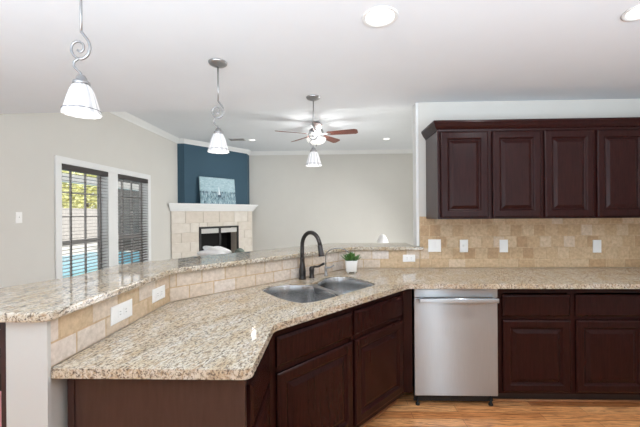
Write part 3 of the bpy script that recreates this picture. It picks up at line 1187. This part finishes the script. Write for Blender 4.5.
# local: x along the wall, -y towards the kitchen
MB().lathe([(0.029, 0), (0.029, 0.006), (0.026, 0.012), (0.0255, 0.03), (0.027, 0.06), (0.024, 0.09), (0.0185, 0.125), (0.0170, 0.15), (0.0195, 0.155), (0.0195, 0.165), (0.015, 0.168)], 24).build('body', 'bronze', fa)
R = 0.098
pts = [(0, 0, 0.16), (0, 0, 0.20), (0, 0, 0.23), (0, 0, 0.258)]
for i in range(1, 14):
    a = PI - PI * 0.96 * i / 13
    pts.append((0, -(R + R * math.cos(a)), 0.258 + R * 1.08 * math.sin(a)))
MB().tube(pts, 0.0155, 16).build('spout', 'bronze', fa)
e = Vector(pts[-1])
d = (Vector(pts[-1]) - Vector(pts[-2])).normalized()
MB().tube([e - d * 0.005, e, e + d * 0.01, e + d * 0.045, e + d * 0.075, e + d * 0.08], [0.016, 0.019, 0.019, 0.020, 0.024, 0.022], 16).build('spray_head', 'bronze', fa)
hd = MB().lathe([(0.023, 0), (0.023, 0.005), (0.019, 0.010), (0.019, 0.05), (0.021, 0.055), (0.021, 0.075), (0.015, 0.088), (0.0, 0.092)], 20, (0.088, -0.012, 0)).build('lever_base', 'bronze', fa)
MB().tube(spline([(0.088, -0.012, 0.075), (0.098, -0.035, 0.088), (0.112, -0.065, 0.092), (0.128, -0.098, 0.112), (0.134, -0.110, 0.118)], 5), [0.010] * 6 + [0.0085] * 8 + [0.010] * 7, 10).build('lever', 'bronze', fa)

fp1 = PC + T * 1.207 + N * 0.085
ff = empty('filter_faucet', (fp1.x, fp1.y, CT), ANG, 'small slim chrome filter water tap beside the dark faucet', 'faucet')
MB().lathe([(0.016, 0), (0.016, 0.005), (0.011, 0.009), (0.0105, 0.05), (0.012, 0.055), (0.012, 0.07), (0.006, 0.08)], 18).build('body', 'chrome', ff)
pts = [(0, 0, 0.075), (0, 0, 0.12), (0.0, 0, 0.16)]
for i in range(1, 12):
    a = PI - PI * 0.86 * i / 11
    pts.append((0.062 * (1 + math.cos(a)), -0.075 * (1 + math.cos(a)), 0.16 + 0.062 * math.sin(a)))
MB().tube(pts, 0.0042, 10).build('spout', 'dark_chrome', ff)
MB().tube([(0.0, 0, 0.062), (0.014, -0.016, 0.064), (0.022, -0.03, 0.066), (0.045, -0.05, 0.085)], [0.008, 0.008, 0.006, 0.0065], 10).build('lever', 'chrome', ff)

# ------------------------------------------------------------------ potted succulent
pp = PC + T * 1.452 + N * 0.150
pl = empty('potted_succulent', (pp.x, pp.y, CT), 0, 'small green succulent in a white square pot by the sink', 'plant')
b = MB()
pw0, pw1 = 0.042, 0.054


def rsq(h_, z, r_):
    return [(p[0], p[1], z) for p in rounded([(-h_, -h_), (h_, -h_), (h_, h_), (-h_, h_)], r_, 5)]


rings = [[b.bm.verts.new(p) for p in rsq(h_, z, r_)] for h_, z, r_ in ((0.040, 0.010, 0.014), (0.046, 0.016, 0.016), (0.053, 0.103, 0.018), (0.053, 0.106, 0.018), (0.049, 0.106, 0.016), (0.048, 0.088, 0.016))]
for a, c in zip(rings, rings[1:]):
    for i in range(len(a)):
        j = (i + 1) % len(a)
        b.face([a[i], a[j], c[j], c[i]], None, 0.5, True)
b.face(rings[0][::-1])
b.build('pot', 'whitepot', pl)
for sx in (-1, 1):
    for sy in (-1, 1):
        MB().lathe([(0.007, 0), (0.009, 0.012)], 10, (sx * 0.028, sy * 0.028, 0)).build('pot_foot', 'whitepot', pl)
b = MB()
b.face([b.bm.verts.new(p) for p in rsq(0.0475, 0.094, 0.016)])
b.build('soil', 'soil', pl)
rn2 = random.Random(5)
for i in range(46):
    a = i * 2.39996
    q = (i + 0.5) / 46
    ln = 0.086 - 0.02 * (1 - q) + rn2.uniform(-0.01, 0.01)
    elev = math.radians(80 - 62 * q + rn2.uniform(-8, 8))
    dr = Vector((math.cos(a) * math.cos(elev), math.sin(a) * math.cos(elev), math.sin(elev)))
    sd = Vector((-math.sin(a), math.cos(a), 0))
    nn = dr.cross(sd)
    o0 = Vector((math.cos(a) * 0.026 * q, math.sin(a) * 0.026 * q, 0.092))
    b = MB()
    rr = []
    for t_, w_ in ((0, 0.005), (0.35, 0.011), (0.7, 0.010), (0.9, 0.005)):
        c = o0 + dr * ln * t_ + Vector((0, 0, 0.012 * t_ * t_))
        rr.append([b.bm.verts.new(c + v) for v in (sd * w_, nn * w_ * 0.35, -sd * w_, -nn * w_ * 0.35)])
    for x_, y_ in zip(rr, rr[1:]):
        for k in range(4):
            b.face([x_[k], x_[(k + 1) % 4], y_[(k + 1) % 4], y_[k]], None, 0.5, True)
    tip = b.bm.verts.new(o0 + dr * ln + Vector((0, 0, 0.012)))
    for k in range(4):
        b.face([rr[-1][k], rr[-1][(k + 1) % 4], tip])
    b.face(rr[0])
    b.build('leaf', 'leaf', pl)

# ------------------------------------------------------------------ outlets and switches
def plate(loc, rz, w_, h_, kind, label, name='wall_outlet', cat='outlet'):
    """local: x right, -y out of the wall; kind: duplex / blank / rocker / toggle, horizontal if w > h."""
    r = empty(name, loc, rz, label, cat)
    b = MB()
    rect_rings(b, [(-w_ / 2, w_ / 2, -h_ / 2, h_ / 2, -0.0003), (-w_ / 2, w_ / 2, -h_ / 2, h_ / 2, -0.003), (-w_ / 2 + 0.004, w_ / 2 - 0.004, -h_ / 2 + 0.004, h_ / 2 - 0.004, -0.0058)])
    b.build('cover_plate', 'plate', r)
    hor = w_ > h_ * 1.25 and kind != 'double'
    def part(nm, x0, x1, z0, z1, y0, y1, m):
        if hor:
            x0, x1, z0, z1 = z0, z1, x0, x1
        return bx(x0, x1, y0, y1, z0, z1).build(nm, m, r, bevel=0.001)
    if kind in ('duplex',):
        for s_ in (-1, 1):
            rc = part('receptacle', -0.016, 0.016, s_ * 0.02 - 0.014, s_ * 0.02 + 0.014, -0.0075, -0.005, 'plate')
            for q in (-0.006, 0.006):
                sx0, sx1, sz0, sz1 = q - 0.0012, q + 0.0012, s_ * 0.02 - 0.004, s_ * 0.02 + 0.006
                if hor:
                    sx0, sx1, sz0, sz1 = sz0, sz1, sx0, sx1
                bx(sx0, sx1, -0.0079, -0.0072, sz0, sz1).build('slot', 'greyslot', rc)
    elif kind == 'rocker':
        part('rocker', -0.0165, 0.0165, -0.033, 0.033, -0.009, -0.005, 'plate')
    elif kind == 'toggle':
        part('toggle', -0.005, 0.005, -0.004, 0.014, -0.016, -0.005, 'slot' if name == 'wall_outlet' else 'plate')
    elif kind == 'double':
        bx(-w_ / 4 - 0.016, -w_ / 4 + 0.016, -0.009, -0.005, -0.033, 0.033).build('rocker', 'plate', r, bevel=0.001)
        bx(w_ / 4 - 0.016, w_ / 4 + 0.016, -0.009, -0.005, -0.033, 0.033).build('rocker', 'plate', r, bevel=0.001)
    return r


YT = WY - 0.0003
plate((0.955, YT, 1.118), 0, 0.115, 0.115, 'double', 'square double switch plate on tan backsplash nearest the bar end', 'switch_plate', 'switch')
plate((1.220, YT, 1.114), 0, 0.074, 0.115, 'toggle', 'white plate with a dark centre, second from bar end on backsplash', 'switch_plate', 'switch')
plate((1.578, YT, 1.112), 0, 0.074, 0.115, 'rocker', 'white rocker plate on backsplash above the first base cabinet right of dishwasher', 'switch_plate', 'switch')
plate((2.407, YT, 1.106), 0, 0.074, 0.115, 'rocker', 'white plate on backsplash at far right, under the rightmost wall cabinet doors', 'switch_plate', 'switch')
plate((0.722, YT, 1.003), 0, 0.112, 0.066, 'duplex', 'small wide outlet under the short bar end by the back wall')
plate((-0.9297, 1.44, 0.990), PI / 2, 0.148, 0.078, 'duplex', 'large wide outlet plate on tan tile nearest the bar\'s near end')
plate((-0.9297, 1.755, 0.993), PI / 2, 0.128, 0.070, 'duplex', 'wide outlet plate on tan tile next to the corner towards sink')
plate((XL + 0.0003, 3.40, 1.40), PI / 2, 0.075, 0.118, 'toggle', 'white light switch on the greige left wall before the windows', 'light_switch', 'switch')
bl = plate((-1.0, YF - 0.0003, 0.42), 0, 0.075, 0.118, 'duplex', 'white outlet low on far wall right of the fireplace')
bl.location.x = -0.95

# ------------------------------------------------------------------ pendants
def pendant(x, y, label):
    r = empty('pendant_light', (x, y, CK), 0, label, 'pendant light', 'pendant lights over the bar')
    MB().lathe([(0.0, -0.030), (0.020, -0.030), (0.030, -0.024), (0.045, -0.020), (0.058, -0.012), (0.062, -0.004), (0.062, 0.0)], 28).build('ceiling_canopy', 'chrome', r)
    z0 = 2.172 - CK
    MB().tube([(0, 0, -0.025), (0, 0, z0)], 0.0048, 10).build('rod', 'chrome', r)
    ctrl = [(0, z0 + 0.004), (0.010, z0 - 0.008), (0.030, z0 - 0.036), (0.036, z0 - 0.066), (0.024, z0 - 0.096), (-0.004, z0 - 0.108), (-0.030, z0 - 0.094), (-0.042, z0 - 0.068), (-0.034, z0 - 0.044), (-0.012, z0 - 0.036), (0.008, z0 - 0.048), (0.010, z0 - 0.068), (-0.004, z0 - 0.080), (-0.016, z0 - 0.070)]
    p = spline([(a, 0, b_) for a, b_ in ctrl], 6)
    n = len(p)
    MB().tube(p, [0.0062 - 0.0022 * i / n for i in range(n)], 10).build('scroll', 'chrome', r)
    ctrl = [(-0.010, z0 - 0.106), (-0.028, z0 - 0.118), (-0.032, z0 - 0.136), (-0.018, z0 - 0.152), (-0.004, z0 - 0.166), (0.0, z0 - 0.185)]
    MB().tube(spline([(a, 0, b_) for a, b_ in ctrl], 5), 0.0046, 10).build('stem', 'chrome', r)
    zs = z0 - 0.184
    MB().lathe([(0.006, 0.008), (0.014, 0.006), (0.020, -0.004), (0.021, -0.014), (0.030, -0.018), (0.031, -0.030), (0.026, -0.032)], 24, (0, 0, zs)).build('socket_cap', 'chrome', r)
    zb = 1.836 - CK
    ht = zs - 0.030 - zb
    prof = [(0.028, 1.0), (0.036, 0.93), (0.046, 0.78), (0.054, 0.58), (0.061, 0.38), (0.067, 0.2), (0.073, 0.07), (0.077, 0.0)]
    prof = [(a * 0.92, zb + b_ * ht) for a, b_ in prof]
    inner = [(a - 0.003, z) for a, z in reversed(prof)]
    b = MB()
    b.lathe(prof + inner, 96, rib=lambda i, z: 0.028 * math.cos(i * PI / 4))
    sh = b.build('shade', 'shade', r)
    MB().tube([(0.0676 * math.cos(a * PI / 24), 0.0676 * math.sin(a * PI / 24), zb + ht * 0.13) for a in range(49)], 0.0012, 6).build('wire_band', 'bronze', r)
    MB().lathe([(0.0, -0.02), (0.014, -0.018), (0.022, 0.0), (0.020, 0.016), (0.011, 0.03), (0.010, 0.045)], 20, (0, 0, zb + ht * 0.42)).build('bulb', 'bulb', r)
    d = bpy.data.lights.new('pendant_lamp', 'POINT')
    d.energy = 0.35
    d.color = (1, 0.95, 0.88)
    d.shadow_soft_size = 0.03
    lo = bpy.data.objects.new('pendant_lamp', d)
    COL.objects.link(lo)
    lo.parent = r
    lo.location = (0, 0, zb - 0.012)
    return r


pendant(-1.02, 1.33, 'nearest and largest scroll pendant light, over left run of the bar')
pendant(-0.742, 2.185, 'scroll pendant light in the middle, hanging in front of blue fireplace wall')
pendant(-0.139, 2.875, 'farthest scroll pendant light, hanging in front of the ceiling fan')

# ------------------------------------------------------------------ recessed lights
def downlight(x, y, z, r, power, label, group):
    e = empty('recessed_light', (x, y, z), 0, label, 'ceiling light', group)
    MB().lathe([(r * 0.80, -0.0015), (r * 0.84, -0.004), (r * 0.97, -0.006), (r, -0.003), (r, 0.0)], 36).build('trim_ring', 'trim', e)
    MB().lathe([(0.0, -0.0035), (r * 0.8, -0.0025), (r * 0.8, -0.0005), (0.0, -0.0005)], 36).build('lens', 'lens', e)
    d = bpy.data.lights.new('recessed_lamp', 'AREA')
    d.shape = 'DISK'
    d.size = r * 0.6
    d.energy = power
    d.color = (0.97, 0.98, 1.0)
    lo = bpy.data.objects.new('recessed_lamp', d)
    COL.objects.link(lo)
    lo.parent = e
    lo.location = (0, 0, -0.012)
    return e


downlight(0.266, 1.717, CK, 0.092, 8, 'round recessed ceiling light above the sink, at top centre', 'kitchen recessed lights')
downlight(1.60, 1.717, CK, 0.092, 8, 'round recessed ceiling light over the right cabinets, cut by frame', 'kitchen recessed lights')
downlight(-1.70, 7.22, CL, 0.085, 6, 'small recessed light on the living room ceiling next to the vent', 'living room recessed lights')
downlight(1.25, 7.30, CL, 0.085, 6, 'small recessed light on the living room ceiling right of fan', 'living room recessed lights')

# ceiling vent
ve = empty('ceiling_vent', (-2.02, 7.15, CL), 0, 'small grey louvered vent on the living room ceiling near fireplace', 'vent')
b = MB()
b.box(-0.17, 0.17, -0.10, -0.085, -0.008, -0.0005)
b.box(-0.17, 0.17, 0.085, 0.10, -0.008, -0.0005)
b.box(-0.17, -0.155, -0.085, 0.085, -0.008, -0.0005)
b.box(0.155, 0.17, -0.085, 0.085, -0.008, -0.0005)
b.build('frame', 'fabric', ve)
b = MB()
for k in range(9):
    b.box(-0.155, 0.155, -0.004, 0.004, -0.001, 0.001, mat=Matrix.Translation((0, -0.076 + k * 0.019, -0.005)) @ Matrix.Rotation(0.6, 4, 'X'))
b.build('louvers', 'greyslot', ve)

# ------------------------------------------------------------------ ceiling fan
fn = empty('ceiling_fan', (-0.235, 5.90, CL), 0, 'five blade ceiling fan with wooden blades and lit white bowl', 'ceiling fan')
MB().lathe([(0.012, -0.075), (0.05, -0.07), (0.068, -0.05), (0.072, -0.02), (0.072, 0)], 28).build('ceiling_canopy', 'chrome', fn)
MB().tube([(0, 0, -0.07), (0, 0, -0.12)], 0.013, 12).build('downrod', 'chrome', fn)
MB().lathe([(0.03, -0.10), (0.07, -0.105), (0.115, -0.125), (0.13, -0.16), (0.13, -0.19), (0.11, -0.215), (0.085, -0.225), (0.045, -0.24), (0.035, -0.285), (0.0, -0.285)], 36).build('motor_housing', 'chrome', fn)
MB().lathe([(0.172, -0.288), (0.173, -0.300), (0.163, -0.33), (0.135, -0.362), (0.085, -0.385), (0.02, -0.395), (0.0, -0.396)], 36, cap=False).build('light_bowl', 'bowl', fn)
MB().lathe([(0.006, -0.43), (0.012, -0.42), (0.008, -0.405), (0.014, -0.396)], 14).build('finial', 'chrome', fn)
for k in range(5):
    a = math.radians(-14 + 72 * k)
    mtx = Matrix.Rotation(a, 4, 'Z') @ Matrix.Translation((0, 0, -0.212)) @ Matrix.Rotation(math.radians(-16), 4, 'X')
    pl_ = rounded([(0.20, -0.055), (0.70, -0.080), (0.745, -0.052), (0.745, 0.052), (0.70, 0.080), (0.20, 0.055)], 0.02, 4)
    b = MB()
    b.prism(pl_, -0.004, 0.004)
    b.bm.transform(mtx)
    bl_ = b.build('blade', 'walnut', fn)
    b = MB()
    b.prism([(0.10, -0.018), (0.17, -0.022), (0.25, -0.035), (0.27, 0.0), (0.25, 0.035), (0.17, 0.022), (0.10, 0.018)], -0.010, -0.0045)
    b.bm.transform(mtx)
    b.build('blade_iron', 'chrome', bl_)
d = bpy.data.lights.new('fan_lamp', 'POINT')
d.energy = 12
d.color = (1, 0.99, 0.97)
d.shadow_soft_size = 0.03
lo = bpy.data.objects.new('fan_lamp', d)
COL.objects.link(lo)
lo.parent = fn
lo.location = (0, 0, -0.318)

# ------------------------------------------------------------------ things seen past the bar
sf = empty('sofa', (-0.35, 5.15, 0), 0, 'pale sofa backing onto the bar, mostly hidden behind it', 'sofa')
bx(-1.75, 1.75, -0.40, 0.45, 0.08, 0.40).build('base', 'fabric', sf, bevel=0.03)
bx(-1.75, 1.75, -0.45, -0.22, 0.10, 0.80).build('back', 'fabric', sf, bevel=0.05, seg=3)
for s_ in (-1, 1):
    for q_ in (-0.33, 0.38):
        bx(s_ * 1.62 - 0.03, s_ * 1.62 + 0.03, q_ - 0.03, q_ + 0.03, 0.0, 0.09).build('leg', 'stoolwood', sf)
    bx(s_ * 1.64 - 0.11, s_ * 1.64 + 0.11, -0.30, 0.46, 0.10, 0.62).build('arm', 'fabric', sf, bevel=0.05, seg=3)
    bx(s_ * 0.76 - 0.74, s_ * 0.76 + 0.74, -0.20, 0.44, 0.41, 0.53).build('seat_cushion', 'fabric', sf, bevel=0.04, seg=3)


def heap(name, mat, loc, sx, sy, sz, seed, label, cat):
    b = MB()
    bmesh.ops.create_icosphere(b.bm, subdivisions=4, radius=1)
    rnd = random.Random(seed)
    ph = [(rnd.uniform(2, 6), rnd.uniform(2, 6), rnd.uniform(2, 6), rnd.uniform(0, 6)) for _ in range(6)]
    for v in b.bm.verts:
        p = v.co.copy()
        k = 1 + sum(0.05 * math.sin(a * p.x + c * p.y + d_ * p.z + e_) for a, c, d_, e_ in ph)
        p = p * k
        v.co = Vector((p.x * sx, p.y * sy, max(p.z, -0.55) * sz))
    for f_ in b.bm.faces:
        f_.smooth = True
    return tag(b.build(name, mat, None, loc), label, cat)


heap('throw_blanket', 'white_cloth', (-1.70, 4.81, 0.80 + 0.056), 0.22, 0.16, 0.100, 4, 'rumpled white blanket heaped on sofa back in front of the fireplace', 'blanket')
heap('folded_cloth', 'sage', (-1.335, 4.83, 0.80 + 0.042), 0.08, 0.08, 0.075, 9, 'small grey green cloth beside the white blanket before the fireplace', 'cloth')
heap('cushion', 'white_cloth', (0.79, 5.06, 0.53 + 0.19), 0.12, 0.09, 0.34, 12, 'white cushion just peeking over the bar, left of the opening corner', 'cushion')

# dark panelling on the living room side of the pony wall
q1 = off_path(-0.1365, 1.05, 0.81)
q2 = off_path(-0.152, 1.05, 0.81)
tag(MB().prism([xy(p) for p in q1] + [xy(p) for p in reversed(q2)], 0.0, BT - 0.034).build('wall_panelling', 'stoolwood'), 'dark wood panelling edge behind the white end of the pony wall', 'panelling')
# bar stool at the far left behind the pony wall
st = empty('bar_stool', (-1.42, 1.34, 0), 0.0, 'dark wooden bar stool with pink seat pad behind white pony wall end', 'stool')
for sx in (-1, 1):
    for sy in (-1, 1):
        bx(sx * 0.17 - 0.018, sx * 0.17 + 0.018, sy * 0.17 - 0.018, sy * 0.17 + 0.018, 0, 0.56 if sy < 0 else 1.03).build('leg', 'stoolwood', st, bevel=0.004)
bx(-0.20, 0.20, -0.20, 0.150, 0.561, 0.585).build('seat', 'stoolwood', st, bevel=0.01)
bx(-0.19, 0.19, -0.19, 0.140, 0.586, 0.615).build('seat_pad', 'pink', st, bevel=0.012, seg=3)
for sx in (-1, 1):
    bx(sx * 0.17 - 0.010, sx * 0.17 + 0.010, -0.151, 0.151, 0.28, 0.31).build('stretcher', 'stoolwood', st)
for sy in (-1, 1):
    bx(-0.151, 0.151, sy * 0.17 - 0.010, sy * 0.17 + 0.010, 0.22, 0.25).build('stretcher', 'stoolwood', st)
for zz in (0.68, 0.80, 0.92):
    bx(-0.151, 0.151, 0.160, 0.178, zz, zz + 0.085).build('back_slat', 'stoolwood', st, bevel=0.004)
